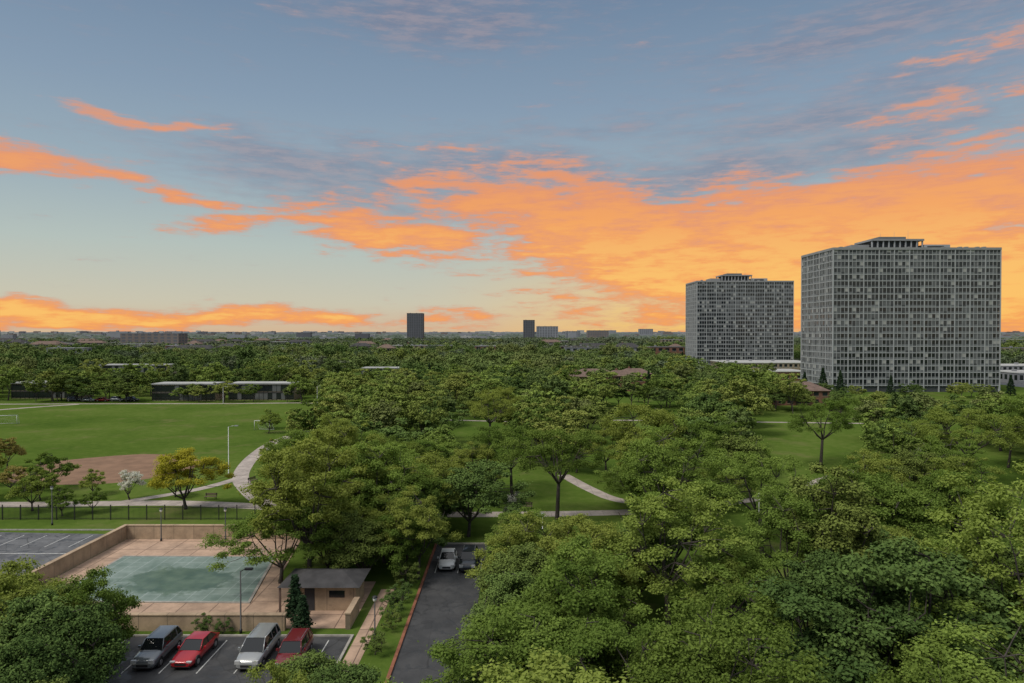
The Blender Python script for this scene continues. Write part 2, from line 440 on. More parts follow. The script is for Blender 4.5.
NEAR = [make_tree('locust_a', 1, 11, 3.2, 5.0, 90, 370, 0.20, rcs=(0.5, 1.25)),
        make_tree('locust_b', 2, 12, 3.6, 4.6, 84, 370, 0.20, rcs=(0.5, 1.15)),
        make_tree('locust_c', 3, 10, 2.6, 5.3, 94, 360, 0.20, rcs=(0.5, 1.2)),
        make_tree('maple_a', 4, 11, 2.8, 4.5, 72, 440, 0.22, [M_leafD, M_bark], (0.6, 1.35)),
        make_tree('maple_b', 5, 10, 2.4, 4.8, 78, 420, 0.22, [M_leafD, M_bark], (0.55, 1.3)),
        make_tree('locust_d', 6, 12.5, 3.6, 5.2, 80, 380, 0.195, rcs=(0.5, 1.1)),
        make_tree('locust_e', 7, 9.5, 2.8, 4.2, 70, 370, 0.20, rcs=(0.5, 1.2))]
MID = [make_tree('mid_a', 11, 11, 3.2, 5.0, 62, 130, 0.42, [M_leafM, M_bark], (0.5, 1.25), detail=False, limbs=5),
       make_tree('mid_b', 12, 12, 3.6, 4.8, 58, 130, 0.42, [M_leafM, M_bark], (0.5, 1.2), detail=False, limbs=5),
       make_tree('mid_c', 13, 10, 2.8, 5.2, 62, 130, 0.42, [M_leafD, M_bark], (0.5, 1.25), detail=False, limbs=5),
       make_tree('mid_d', 14, 11.5, 3.0, 4.6, 58, 130, 0.42, [M_leafFar, M_bark], (0.5, 1.25), detail=False, limbs=5)]
def make_grove(name, seed, size=60, n=46, mat=M_leafHaze, nl=30, leaf=1.6, rr=(3.5, 6), hh=(7, 12.5)):
    rng = np.random.default_rng(seed); C = []; R_ = []; T = []
    side = int(math.sqrt(n))
    for i in range(side):
      for j in range(side):
        x = (i+0.5+rng.uniform(-0.6, 0.6))/side*size-size/2; y = (j+0.5+rng.uniform(-0.6, 0.6))/side*size-size/2
        h = rng.uniform(*hh); r = rng.uniform(*rr); t0 = rng.random()
        for k in range(8):
            d = rng.normal(size=3); d /= np.linalg.norm(d)
            C.append((x+d[0]*r*0.62, y+d[1]*r*0.62, h*0.60+abs(d[2])*h*0.3)); R_.append(r*rng.uniform(0.35, 0.6)); T.append(np.clip(t0*0.7+rng.random()*0.3, 0, 1))
    return leaf_mesh(name, MB(), np.array(C), np.array(R_), nl, leaf, [mat], rng, 0.7, tints=np.array(T))
GROVE = [make_grove('grove_a', 31), make_grove('grove_b', 32), make_grove('grove_c', 33, mat=M_leafFar)]
GRP = [make_grove('group_a', 34, 27, 9, M_leafFar, 70, 0.85, (3.2, 5.8), (7.5, 12.5)), make_grove('group_b', 35, 27, 9, M_leafFar, 70, 0.85, (3.4, 5.8), (8, 12.5)),
       make_grove('group_c', 36, 27, 9, M_leafD, 70, 0.85, (3.4, 5.8), (7.5, 12)), make_grove('group_d', 37, 27, 9, M_leafHaze, 70, 0.85, (3.4, 5.8), (7.5, 12))]
CONIF = [make_conifer('conifer_a', 41), make_conifer('conifer_b', 42, 10, 2.2)]

# ------------------------------------------------------------------ clearings (plan, metres)
CLEAR = [
 [(-90,49),(-22.5,49),(-22.5,30),(-13,30),(-13,49),(-11,49),(-11,36),(-3.5,36),(-1.5,47),(0.5,82),(-9.0,82),(-9.0,66),(-24.5,66),(-25,84),(-27,90),(-29,98),(-90,112)],
 [(-90,15),(-4.5,15),(-4.5,37),(-13,49.5),(-90,49.5)],
 [(-260,100),(-31,92),(-33,104),(-42,140),(-46,172),(-66,240),(-260,240)],
 [(-1,46),(9,46),(16,120),(-1,120)],
 [(-11,108),(1,108),(0,198),(-19,198)],
 [(13,122),(28,122),(56,212),(27,212)],
 [(31,84),(46,84),(102,200),(70,200)],
 [(55,80),(64,80),(96,134),(82,134)],
 [(17,62),(25,62),(36,96),(26,96)],
 [(72,165),(128,165),(225,280),(225,326),(112,326),(108,250)],
 [(118,455),(202,455),(202,510),(118,510)],
 [(110,330),(165,330),(200,470),(122,470)],
 [(-134,238),(-78,238),(-78,264),(-134,264)],
 [(-190,250),(-160,250),(-160,275),(-190,275)],
 [(19,232),(54,232),(70,318),(18,318)],
 [(225,215),(300,215),(430,420),(236,420)],
 [(-68,262),(-42,262),(-46,352),(-80,352)],
 [(-190,300),(-140,300),(-160,380),(-235,380)],
]
TOWERGRND = CLEAR[9]
def blocked(x, y):
    return any(inpoly(x, y, P) for P in CLEAR)

wood = empty('woodland_trees'); far_w = empty('distant_woodland')
def scatter(y0, y1, sp, protos, name, parent, wdt=0.80, pad=14, sc=(0.82, 1.15), drop=0.03, hs=1.0, probe=0, jit=0.45):
    cnt = 0; y = y0; row = 0
    while y < y1:
        xm = wdt*y+pad; x = -xm+(row % 2)*sp/2
        while x < xm:
            px = x+random.uniform(-jit, jit)*sp; py = y+random.uniform(-jit, jit)*sp
            bl = blocked(px, py) or (probe and any(blocked(px+a, py+b) for a in (-probe, probe) for b in (-probe, probe)))
            nz = mnoise.noise(Vector((px*0.045, py*0.045, 4.2)))
            if not bl and random.random() > drop + max(0, -nz-0.30)*1.4:
                s = random.uniform(*sc)*(1+0.18*nz); h = s*random.uniform(0.78, 1.14)*hs*(1+0.15*nz)
                put(random.choice(protos), name, (px, py, 0), random.uniform(0, 6.28), (s, s, h), parent); cnt += 1
            x += sp
        y += sp*0.87; row += 1
    return cnt
c1 = scatter(30, 118, 7.6, NEAR, 'honey_locust_tree', None, sc=(0.70, 1.18), pad=8, hs=0.93, drop=0.02)
c2 = scatter(120, 300, 9.0, MID, 'woodland_tree', wood, sc=(0.76, 1.2), drop=0.04, pad=6, hs=0.93)
c3 = scatter(308, 660, 25, GRP, 'tree_group', wood, sc=(0.9, 1.15), drop=0.04, pad=10, probe=9)
c4 = scatter(680, 1500, 54, GROVE, 'tree_grove', far_w, pad=60, sc=(0.9, 1.15), drop=0.05)
print('trees', c1, c2, c3, c4)

def far_canopy():
    m, nt, out = new_mat('far_canopy')
    tc = nt.n('ShaderNodeTexCoord').outputs['Object']
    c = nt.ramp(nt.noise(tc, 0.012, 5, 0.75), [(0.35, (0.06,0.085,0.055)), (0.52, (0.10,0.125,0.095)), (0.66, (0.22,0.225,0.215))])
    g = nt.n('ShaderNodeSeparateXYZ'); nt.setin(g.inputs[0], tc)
    c = nt.mix(nt.smooth(g.outputs[1], 1500, 9000, 0, 0.85), c, (0.17,0.185,0.205))  # haze painted into the canopy colour, growing with distance
    d = nt.n('ShaderNodeBsdfDiffuse'); nt.setin(d.inputs[0], c); nt.setin(out.inputs[0], d.outputs[0])
    na = 620; rr = 1450*np.power(14000/1450, np.linspace(0, 1, 70)); V = []; F = []
    for i, r in enumerate(rr):
        for j in range(na):
            a = math.radians(-48+96*j/(na-1))
            x, y = math.sin(a)*r, math.cos(a)*r
            z = 6+7*mnoise.noise(Vector((x*0.02, y*0.02, 0)))+5*random.random()+ (r-1450)/12000*22*(0.55+0.6*mnoise.noise(Vector((x*0.0008, y*0.0008, 3))))
            V.append((x+random.uniform(-3, 3), y, max(0.5, z) if i else 0))
    for i in range(len(rr)-1):
        for j in range(na-1):
            b = i*na+j; F.append((b, b+1, b+na+1, b+na))
    me = bpy.data.meshes.new('canopy'); me.from_pydata(V, [], F); me.materials.append(m)
    ob = bpy.data.objects.new('horizon_canopy', me); COL.objects.link(ob); ob.parent = far_w
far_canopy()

# ------------------------------------------------------------------ ground
mb = MB(); S = 70000
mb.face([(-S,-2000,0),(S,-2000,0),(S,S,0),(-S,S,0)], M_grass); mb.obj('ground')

def ribbon(name, pts, wd, mat, z=0.008):
    P = [Vector((*p, 0)) for p in pts]
    Q = []
    for i in range(len(P)-1):
        p0 = P[max(i-1, 0)]; p1 = P[i]; p2 = P[i+1]; p3 = P[min(i+2, len(P)-1)]
        for k in range(8):
            t = k/8
            Q.append(0.5*((2*p1)+(-p0+p2)*t+(2*p0-5*p1+4*p2-p3)*t*t+(-p0+3*p1-3*p2+p3)*t**3))
    Q.append(P[-1]); L = []; R = []
    for i, q in enumerate(Q):
        d = (Q[min(i+1, len(Q)-1)]-Q[max(i-1, 0)]).normalized(); n = Vector((-d.y, d.x, 0))
        L.append(q+n*wd/2); R.append(q-n*wd/2)
    mb = MB()
    for i in range(len(Q)-1):
        mb.face([(R[i].x,R[i].y,z),(R[i+1].x,R[i+1].y,z),(L[i+1].x,L[i+1].y,z),(L[i].x,L[i].y,z)], mat)
    return mb.obj(name)
ribbon('park_path', [(-50,176),(-52,170.8),(-53.9,155),(-52.2,138.8),(-49.4,125.6),(-46,115.4),(-41.2,106.7),(-36.5,99.9),(-32,96.5),(-26,94),(-12,93.2),(6,93.5),(22,95)], 2.7, M_path, 0.012)
ribbon('park_path', [(-100,99),(-75,98.6),(-65,98.8),(-50,99.4),(-36.5,97.5),(-30,95.5)], 3.0, M_path, 0.008)
ribbon('park_path', [(-58,99.2),(-50,108),(-46.5,117)], 1.9, M_path, 0.016)
ribbon('park_path', [(-38.5,102),(-33,106),(-28,108)], 1.9, M_path, 0.020)
ribbon('park_path', [(9,119),(12.5,108),(16,101),(24,96)], 2.2, M_path, 0.016)
ribbon('park_path', [(-180,236),(-140,237.5),(-100,238),(-72,240),(-60,232)], 2.2, M_path, 0.008)
ribbon('park_path', [(-175,205),(-160,225),(-150,236)], 2.6, M_path, 0.012)
ribbon('park_path', [(-20,194),(5,190),(30,193),(60,190),(100,186)], 1.8, M_path, 0.008)
ribbon('park_path', [(22,95),(40,104),(58,120),(84,140),(96,165),(100,186)], 2.0, M_path, 0.012)
mb = MB(); pts = []
for i in range(48):
    a = 2*math.pi*i/48; r = 1+0.03*math.sin(5*a)
    pts.append((-74+15.5*r*math.cos(a), 125+14*r*math.sin(a), 0.006))
mb.face(pts, M_dirt); mb.obj('baseball_infield_dirt')

# left car park
mb = MB()
mb.face([(-75,69.5,0.01),(-47.6,69.5,0.01),(-48.2,84,0.01),(-75,85.5,0.01)], M_asphL); mb.obj('car_park_asphalt')
mb = MB()
for x in np.arange(-74, -49, 2.8):
    mb.box(x, x+0.10, 79, 83.6, 0.014, 0.018, M_line)
mb.box(-75,-48.6,76.6,76.75,0.014,0.018,M_line)
mb.obj('parking_line_markings')
mb = MB(); mb.box(-48.0,-47.8,60,84.2,0,0.14,M_kerb); mb.box(-75,-48.0,85.6,85.8,0,0.14,M_kerb); mb.obj('kerb')

# near car park
mb = MB()
mb.face([(-40,40,0.01),(-13.2,40,0.01),(-13.2,55.6,0.01),(-40,55.6,0.01)], M_asph)
mb.obj('car_park_asphalt')
mb = MB()
for k in range(7):
    x = -31.4+k*2.75
    mb.box(x, x+0.09, 49.6, 55.0, 0.014, 0.018, M_line)
mb.obj('parking_line_markings')
mb = MB(); mb.box(-40,-13.2,55.6,55.8,0,0.14,M_kerb); mb.box(-13.2,-13.0,40,55.8,0,0.14,M_kerb); mb.obj('kerb')
# drive
mb = MB()
mb.face([(-8.8,30,0.011),(-3.6,30,0.011),(-2.9,80,0.011),(-8.8,80,0.011)], M_asph); mb.obj('driveway_asphalt')
mb = MB(); mb.box(-9.05,-8.8,30,80,0,0.15,M_redkerb); mb.box(-9.05,-2.8,80,80.2,0,0.15,M_kerb); mb.obj('kerb')
mb = MB()
for x in (-8.0, -5.65, -3.3): mb.box(x-0.04, x+0.04, 70.4, 75.6, 0.015, 0.019, M_line)
mb.obj('parking_line_markings')

# ------------------------------------------------------------------ pool compound
def pool_cover():
    m, nt, out = new_mat('pool_cover')
    tc = nt.n('ShaderNodeTexCoord').outputs['Object']
    br = nt.n('ShaderNodeTexBrick'); br.offset = 0.0; nt.setin(br.inputs['Vector'], tc); br.inputs['Scale'].default_value = 1
    br.inputs['Color1'].default_value = (0.19,0.255,0.23,1); br.inputs['Color2'].default_value = (0.215,0.275,0.25,1)
    br.inputs['Mortar'].default_value = (0.32,0.38,0.36,1); br.inputs['Mortar Size'].default_value = 0.04
    br.inputs['Brick Width'].default_value = 1.5; br.inputs['Row Height'].default_value = 1.5
    c = nt.mix(1.0, br.outputs[0], nt.ramp(nt.noise(tc, 0.4, 6, 0.7), [(0.3, (0.55,0.62,0.58)), (0.65, (1.08,1.05,1.05))]), 'MULTIPLY')
    sp = nt.n('ShaderNodeSeparateXYZ'); nt.setin(sp.inputs[0], tc)
    u = nt.m('DIVIDE', nt.m('SUBTRACT', sp.outputs[0], 10.4), 6.4); v = nt.m('DIVIDE', nt.m('SUBTRACT', sp.outputs[1], 5.2), 4.2)
    r = nt.m('SQRT', nt.m('ADD', nt.m('MULTIPLY', u, u), nt.m('MULTIPLY', v, v)))
    r = nt.m('ADD', r, nt.m('MULTIPLY', nt.m('SUBTRACT', nt.noise(tc, 0.35, 5, 0.65), 0.5), 1.8))
    k = nt.m('SUBTRACT', 1.0, nt.smooth(r, 0.74, 0.98))
    c = nt.mix(nt.m('MULTIPLY', k, 0.85), c, nt.ramp(nt.noise(tc, 0.5, 5, 0.6), [(0.35, (0.035,0.078,0.045)), (0.65, (0.10,0.155,0.095))]))
    p = nt.n('ShaderNodeBsdfPrincipled'); nt.setin(p.inputs['Base Color'], c)
    p.inputs['Specular IOR Level'].default_value = 0.3
    nt.setin(p.inputs['Roughness'], nt.m('SUBTRACT', 0.8, nt.m('MULTIPLY', k, 0.5)))
    nt.setin(out.inputs[0], p.outputs[0]); return m
M_cover = pool_cover()
mb = MB(); mb.face([(-46.4,57.2,0.03),(-22.0,57.2,0.03),(-25.4,82.0,0.03),(-46.4,82.0,0.03)], M_deck)
mb.face([(-22.0,57.2,0.026),(-13.6,57.2,0.026),(-13.6,68,0.026),(-23.6,68,0.026)], M_deck)
mb.obj('pool_deck')
mb = MB()
PL = [(-43.0,63.0),(-24.4,62.7),(-26.4,75.2),(-43.0,75.4)]
mb.face([(x,y,0.10) for x, y in PL], M_cover)
cx = sum(p[0] for p in PL)/4; cy = sum(p[1] for p in PL)/4
for i in range(4):
    a, b = PL[i], PL[(i+1) % 4]
    A = (cx+(a[0]-cx)*1.03, cy+(a[1]-cy)*1.04); B = (cx+(b[0]-cx)*1.03, cy+(b[1]-cy)*1.04)
    mb.face([(a[0],a[1],0.11),(b[0],b[1],0.11),(B[0],B[1],0.11),(A[0],A[1],0.11)][::-1], M_kerb)
    mb.face([(A[0],A[1],0.031),(B[0],B[1],0.031),(B[0],B[1],0.11),(A[0],A[1],0.11)], M_kerb)
mb.obj('swimming_pool', origin=(-43.8,63,0))
def wall(name, x0, x1, y0, y1, h, mat=M_wallT):
    mb = MB(); mb.box(x0, x1, y0, y1, 0, h, mat); mb.box(x0-0.05, x1+0.05, y0-0.05, y1+0.05, h, h+0.1, M_wallT)
    mb.obj(name)
wall('pool_wall', -46.9,-46.5,57.0,82.4,1.6)
wall('pool_wall', -46.45,-25.3,82.05,82.4,1.6)
wall('pool_wall', -46.4,-19.0,56.7,57.1,1.3)
wall('pool_wall', -14.0,-13.6,57.0,60.5,1.3)
mb = MB()
for x in (-27.6, -27.0):
    mb.tube([(x,74.8,0.1),(x,75.1,0.9),(x,75.7,0.95),(x,76.0,0.04)], [0.03]*4, M_galv, 5)
mb.obj('pool_ladder')

def pool_house():
    o = (-16.6, 62.5, 0); mb = MB(); x, y, _ = o
    mb.box(x-2.6,x+2.6,y-1.6,y+1.8,0.03,2.2,M_wallT)
    mb.box(x-2.0,x-1.1,y-1.64,y-1.6,0.05,2.0,M_roofD); mb.box(x+0.2,x+1.6,y-1.64,y-1.6,1.2,1.8,M_glass)
    mb.box(x-2.8,x+2.8,y-1.8,y+2.0,2.2,2.35,M_roofB)
    a = [(x-4.2,y-2.4,2.35),(x+3.1,y-2.4,2.35),(x+3.1,y+2.6,2.35),(x-4.2,y+2.6,2.35)]
    r1 = (x-2.0,y+0.1,3.1); r2 = (x+1.0,y+0.1,3.1)
    mb.face([a[0],a[1],r2,r1], M_roofD); mb.face([a[1],a[2],r2], M_roofD); mb.face([a[2],a[3],r1,r2], M_roofD); mb.face([a[3],a[0],r1], M_roofD)
    mb.face(a[::-1], M_roofB)
    for px, py in ((-4.0,-2.2),(-4.0,2.4)): mb.box(x+px-0.08,x+px+0.08,y+py-0.08,y+py+0.08,0.03,2.35,M_roofB)
    mb.obj('pool_house', o)
pool_house()
mb = MB(); mb.face([(-12.9,46,0.012),(-11.6,46,0.012),(-11.4,66,0.012),(-12.7,66,0.012)], M_deck); mb.obj('footpath')

def iron_fence(y, x0, x1, h=1.9):
    mb = MB()
    for x in np.arange(x0, x1, 0.16): mb.box(x-0.012, x+0.012, y-0.012, y+0.012, 0.05, h, M_black)
    for x in np.arange(x0, x1, 2.4): mb.box(x-0.05, x+0.05, y-0.05, y+0.05, 0, h+0.12, M_black)
    for z in (0.2, h-0.25): mb.box(x0, x1, y-0.02, y+0.02, z, z+0.05, M_black)
    mb.obj('iron_fence', (x0, y, 0))
iron_fence(90.5, -75, -29)

def lamp(x, y, h, arm=0.0, mat=M_black, base=0):
    mb = MB()
    mb.tube([(x,y,0),(x,y,0.35),(x,y,0.36),(x,y,h)], [0.12,0.12,0.07,0.045], mat, 8)
    if arm:
        mb.tube([(x,y,h-0.05),(x+arm*0.5,y,h+0.15),(x+arm,y,h+0.18)], [0.04,0.035,0.03], mat, 6)
        mb.box(x+arm-0.32,x+arm+0.32,y-0.14,y+0.14,h+0.1,h+0.26,mat); mb.box(x+arm-0.25,x+arm+0.25,y-0.1,y+0.1,h+0.07,h+0.1,M_lampglass)
    else:
        mb.tube([(x,y,h),(x,y,h+0.10),(x,y,h+0.32),(x,y,h+0.36)], [0.08,0.14,0.17,0.05], M_lampglass, 10)
        mb.tube([(x,y,h+0.36),(x,y,h+0.42),(x,y,h+0.5)], [0.24,0.2,0.04], mat, 10)
    mb.obj('street_lamp', (x, y, 0))
lamp(-22.5,56.3,5.2,0.7); lamp(-49.7,119.4,8.4,1.4,M_galv); lamp(-41.9,81.2,3.5); lamp(-34.3,81.4,3.5); lamp(-26.4,85,3.5)
lamp(-59.5,88,4.6); lamp(-11.2,55.4,3.0); lamp(30.5,84,4.6,0,M_white); lamp(3.5,78,3.8,0,M_galv); lamp(9,192,6.2,0,M_galv); lamp(-30,100,4.0)
lamp(-100,236,6,1.2,M_galv); lamp(-68,238,6,1.2,M_galv)

def goal(x, y, w_=5.5, h=2.3, rot=0):
    mb = MB(); r = 0.06
    mb.tube([(-w_/2,0,0),(-w_/2,0,h)], [r,r], M_white, 6); mb.tube([(w_/2,0,0),(w_/2,0,h)], [r,r], M_white, 6)
    mb.tube([(-w_/2,0,h),(w_/2,0,h)], [r,r], M_white, 6)
    for s in (-1, 1):
        mb.tube([(s*w_/2,0,h),(s*w_/2,0.8,h),(s*w_/2,1.9,0.05),(s*w_/2,0,0.05)], [0.04]*4, M_white, 5)
    mb.tube([(-w_/2,1.9,0.05),(w_/2,1.9,0.05)], [0.04]*2, M_white, 5); mb.tube([(-w_/2,0.8,h),(w_/2,0.8,h)], [0.03]*2, M_white, 5)
    for i in range(1, 14):
        t = -w_/2+i*w_/14; mb.tube([(t,0.8,h),(t,1.9,0.05)], [0.008]*2, M_white, 3)
    for i in range(1, 6):
        t = i/6; mb.tube([(-w_/2,0.8+1.1*t,h*(1-t)),(w_/2,0.8+1.1*t,h*(1-t))], [0.008]*2, M_white, 3)
    ob = mb.obj('soccer_goal'); ob.location = (x, y, 0); ob.rotation_euler[2] = rot
goal(-137.5,184,6.5,2.4,0.3); goal(-63.5,173,4.5,2.4,-0.3)
def bench(x, y, rot):
    mb = MB()
    for k in range(4): mb.box(-0.9,0.9,-0.24+k*0.12,-0.14+k*0.12,0.43,0.47,M_roofB)
    for k in range(3): mb.box(-0.9,0.9,0.26,0.29,0.55+k*0.13,0.65+k*0.13,M_roofB)
    for s in (-0.75, 0.75):
        mb.box(s-0.03,s+0.03,-0.24,-0.18,0,0.43,M_black); mb.box(s-0.03,s+0.03,0.22,0.28,0,0.95,M_black); mb.box(s-0.03,s+0.03,-0.18,0.22,0.37,0.42,M_black)
    ob = mb.obj('park_bench'); ob.location = (x, y, 0); ob.rotation_euler[2] = rot
bench(-43,113,1.2); bench(-50,140,-1.4); bench(2,96,0); bench(-45,101.6,0)

# ------------------------------------------------------------------ cars
M_tyre = principled('tyre_rubber', (0.02,0.02,0.02), 0.9, var=0.1)
M_rim = principled('alloy_rim', (0.4,0.4,0.42), 0.3, metal=0.9, var=0)
M_cglass = principled('car_glass', (0.012,0.014,0.016), 0.04, var=0, spec=0.7)
M_hl = principled('headlamp', (0.5,0.5,0.5), 0.15, var=0)
M_tl = principled('tail_lamp', (0.35,0.01,0.01), 0.2, var=0)
M_plate = principled('number_plate', (0.6,0.6,0.62), 0.5, var=0)
def car_mesh(name, paint, kind):
    """front toward -Y"""
    if kind == 'sedan': L, W, belt, roof, g = 4.75, 0.92, 0.92, 1.43, (-0.95, -0.15, 1.15, 1.85)
    elif kind == 'suv': L, W, belt, roof, g = 4.75, 0.95, 1.10, 1.72, (-1.05, -0.45, 1.75, 2.18)
    else: L, W, belt, roof, g = 5.05, 0.98, 1.08, 1.76, (-1.45, -0.55, 2.05, 2.38)
    h = L/2; mb = MB(); P = paint
    hood = belt-0.06
    st = [(-h, 0.70, 0.34, 0.60), (-h+0.12, 0.84, 0.24, hood-0.20), (-h+0.5, 0.94, 0.20, hood-0.10), (g[0], 1.0, 0.2, hood), (0, 1.0, 0.2, belt), (g[2], 1.0, 0.2, belt),
          (g[3], 0.98, 0.22, belt-(0.02 if kind != 'sedan' else 0.0)), (h-0.12, 0.90, 0.26, belt-(0.06 if kind != 'sedan' else 0.05)), (h, 0.78, 0.36, belt-0.28)]
    rings = []
    for (y, wf, zl, zt) in st:
        w_ = W*wf; zm = (zl+zt)/2
        rings.append([(w_*0.86,y,zl),(w_,y,zm-0.05),(w_*0.985,y,zt-0.14),(w_*0.90,y,zt-0.02),(w_*0.5,y,zt+0.025),
                      (-w_*0.5,y,zt+0.025),(-w_*0.90,y,zt-0.02),(-w_*0.985,y,zt-0.14),(-w_,y,zm-0.05),(-w_*0.86,y,zl)])
    b0 = len(mb.v); n = 10
    for r in rings: mb.v += r
    for i in range(len(rings)-1):
        for j in range(n):
            q = (b0+i*n+j, b0+(i+1)*n+j, b0+(i+1)*n+(j+1) % n, b0+i*n+(j+1) % n)
            mb.f.append(q); mb.m.append(mb.mi(P if j != n-1 else M_tyre)); mb.sm.append(j != n-1)
    mb.f.append(tuple(b0+j for j in range(n))); mb.m.append(mb.mi(P)); mb.sm.append(False)
    e = b0+(len(rings)-1)*n; mb.f.append(tuple(e+j for j in range(n))[::-1]); mb.m.append(mb.mi(P)); mb.sm.append(False)
    wb, wr = W*0.90, W*0.72
    z0 = belt-0.03
    A = [(wb,g[0],z0),(wr,g[1],roof-0.04),(wr,g[2],roof-0.05),(wb*0.97,g[3],z0)]
    B = [(-p[0],p[1],p[2]) for p in A]
    mb.face([B[0],A[0],A[1],B[1]], M_cglass); mb.face([A[3],B[3],B[2],A[2]], M_cglass)
    mb.face([A[0],A[3],A[2],A[1]], M_cglass); mb.face([B[1],B[2],B[3],B[0]], M_cglass)
    ny = 6; b0 = len(mb.v)
    for i in range(ny+1):
        t = i/ny; y = g[1]-0.03+(g[2]-g[1]+0.06)*t; cz = 0.05*math.sin(math.pi*(0.1+0.8*t))
        for x in (-wr-0.02, -wr*0.6, 0, wr*0.6, wr+0.02):
            mb.v.append((x, y, roof-0.05+cz*(1-(abs(x)/(wr+0.02))**2)+0.02))
    for i in range(ny):
        for j in range(4):
            q = b0+i*5+j; mb.f.append((q, q+1, q+6, q+5)); mb.m.append(mb.mi(P)); mb.sm.append(True)
    for s in (1, -1):
        pil = [(A[0],A[1]),(A[3],A[2])]
        for p, q in pil: mb.tube([(s*p[0],p[1],p[2]),(s*q[0],q[1],q[2]+0.01)], [0.045,0.04], P, 5)
        mb.tube([(s*A[1][0],A[1][1],A[1][2]),(s*A[2][0],A[2][1],A[2][2])], [0.035,0.035], P, 5)
        ym = (g[1]+g[2])/2-0.05
        mb.tube([(s*(wb+0.005),ym,z0),(s*(wr+0.01),ym,roof-0.05)], [0.035,0.03], M_black if kind != 'van' else P, 4)
        if kind != 'sedan':
            ym2 = g[2]-0.35; mb.tube([(s*(wb+0.005),ym2,z0),(s*(wr+0.01),ym2,roof-0.05)], [0.05,0.04], P, 4)
            mb.tube([(s*wr*0.88,g[1]+0.3,roof+0.03),(s*wr*0.88,g[2]-0.2,roof+0.03)], [0.02,0.02], M_galv, 4)
        mb.box(min(s*W,s*(W+0.17)),max(s*W,s*(W+0.17)),g[0]+0.32,g[0]+0.46,belt-0.02,belt+0.13,P)
        mb.box(min(s*(W-0.02),s*(W+0.012)),max(s*(W-0.02),s*(W+0.012)),-1.0,1.2,0.24,0.32,M_tyre)
        for yy in (-h+0.92, h-0.95):
            mb.tube([(s*(W-0.22),yy,0.33),(s*(W+0.01),yy,0.33)], [0.335,0.335], M_tyre, 18)
            mb.tube([(s*(W+0.0),yy,0.33),(s*(W+0.02),yy,0.33)], [0.21,0.20], M_rim, 12)
            mb.tube([(s*(W-0.1),yy,0.36),(s*(W-0.005),yy,0.36)], [0.40,0.40], M_black, 18)
        mb.box(min(s*0.42*W/0.92,s*0.80*W/0.92),max(s*0.42*W/0.92,s*0.80*W/0.92),-h+0.02,-h+0.2,0.60,hood-0.17,M_hl)
        mb.box(min(s*0.52,s*0.80),max(s*0.52,s*0.80),h-0.16,h-0.012,belt-0.33,belt-0.12,M_tl)
    mb.box(-0.42,0.42,-h-0.012,-h+0.1,0.40,0.57,M_black)
    mb.box(-0.75,0.75,h-0.08,h+0.03,0.36,0.50,P); mb.box(-0.26,0.26,h+0.005,h+0.035,0.56,0.68,M_plate)
    mb.box(-0.7,0.7,-h+0.01,-h+0.06,0.26,0.36,M_black)
    return mb.mesh(name)
def paint(name, c, metal=0.3):
    return principled(name, c, 0.28, metal=metal, var=0.04, spec=0.5, coat=0.7)
Pg = paint('paint_silver', (0.20,0.215,0.23), 0.5); Pr = paint('paint_red', (0.40,0.010,0.018), 0.1); Pw = paint('paint_white', (0.60,0.60,0.59), 0)
Pm = paint('paint_maroon', (0.17,0.02,0.025), 0.2); Pk = paint('paint_black', (0.02,0.024,0.03), 0.2); Pl = paint('paint_champagne', (0.38,0.39,0.39), 0.4)
C_g = car_mesh('car_silver', Pg, 'suv'); C_r = car_mesh('car_red', Pr, 'sedan'); C_w = car_mesh('van_white', Pl, 'van')
C_m = car_mesh('car_maroon', Pm, 'suv'); C_k = car_mesh('car_black', Pk, 'suv'); C_wh = car_mesh('car_white', Pw, 'sedan')
put(C_g, 'parked_car', (-27.2,52.1,0.012), 0.02); put(C_r, 'parked_car', (-24.4,52.3,0.012), -0.02)
put(C_w, 'parked_minivan', (-19.5,52.2,0.012), 0.0); put(C_m, 'parked_car', (-16.6,51.6,0.012), 0.02)
put(C_wh, 'parked_car', (-6.9,73.0,0.012), 0.03); put(C_k, 'parked_car', (-4.6,72.6,0.012), -0.02)

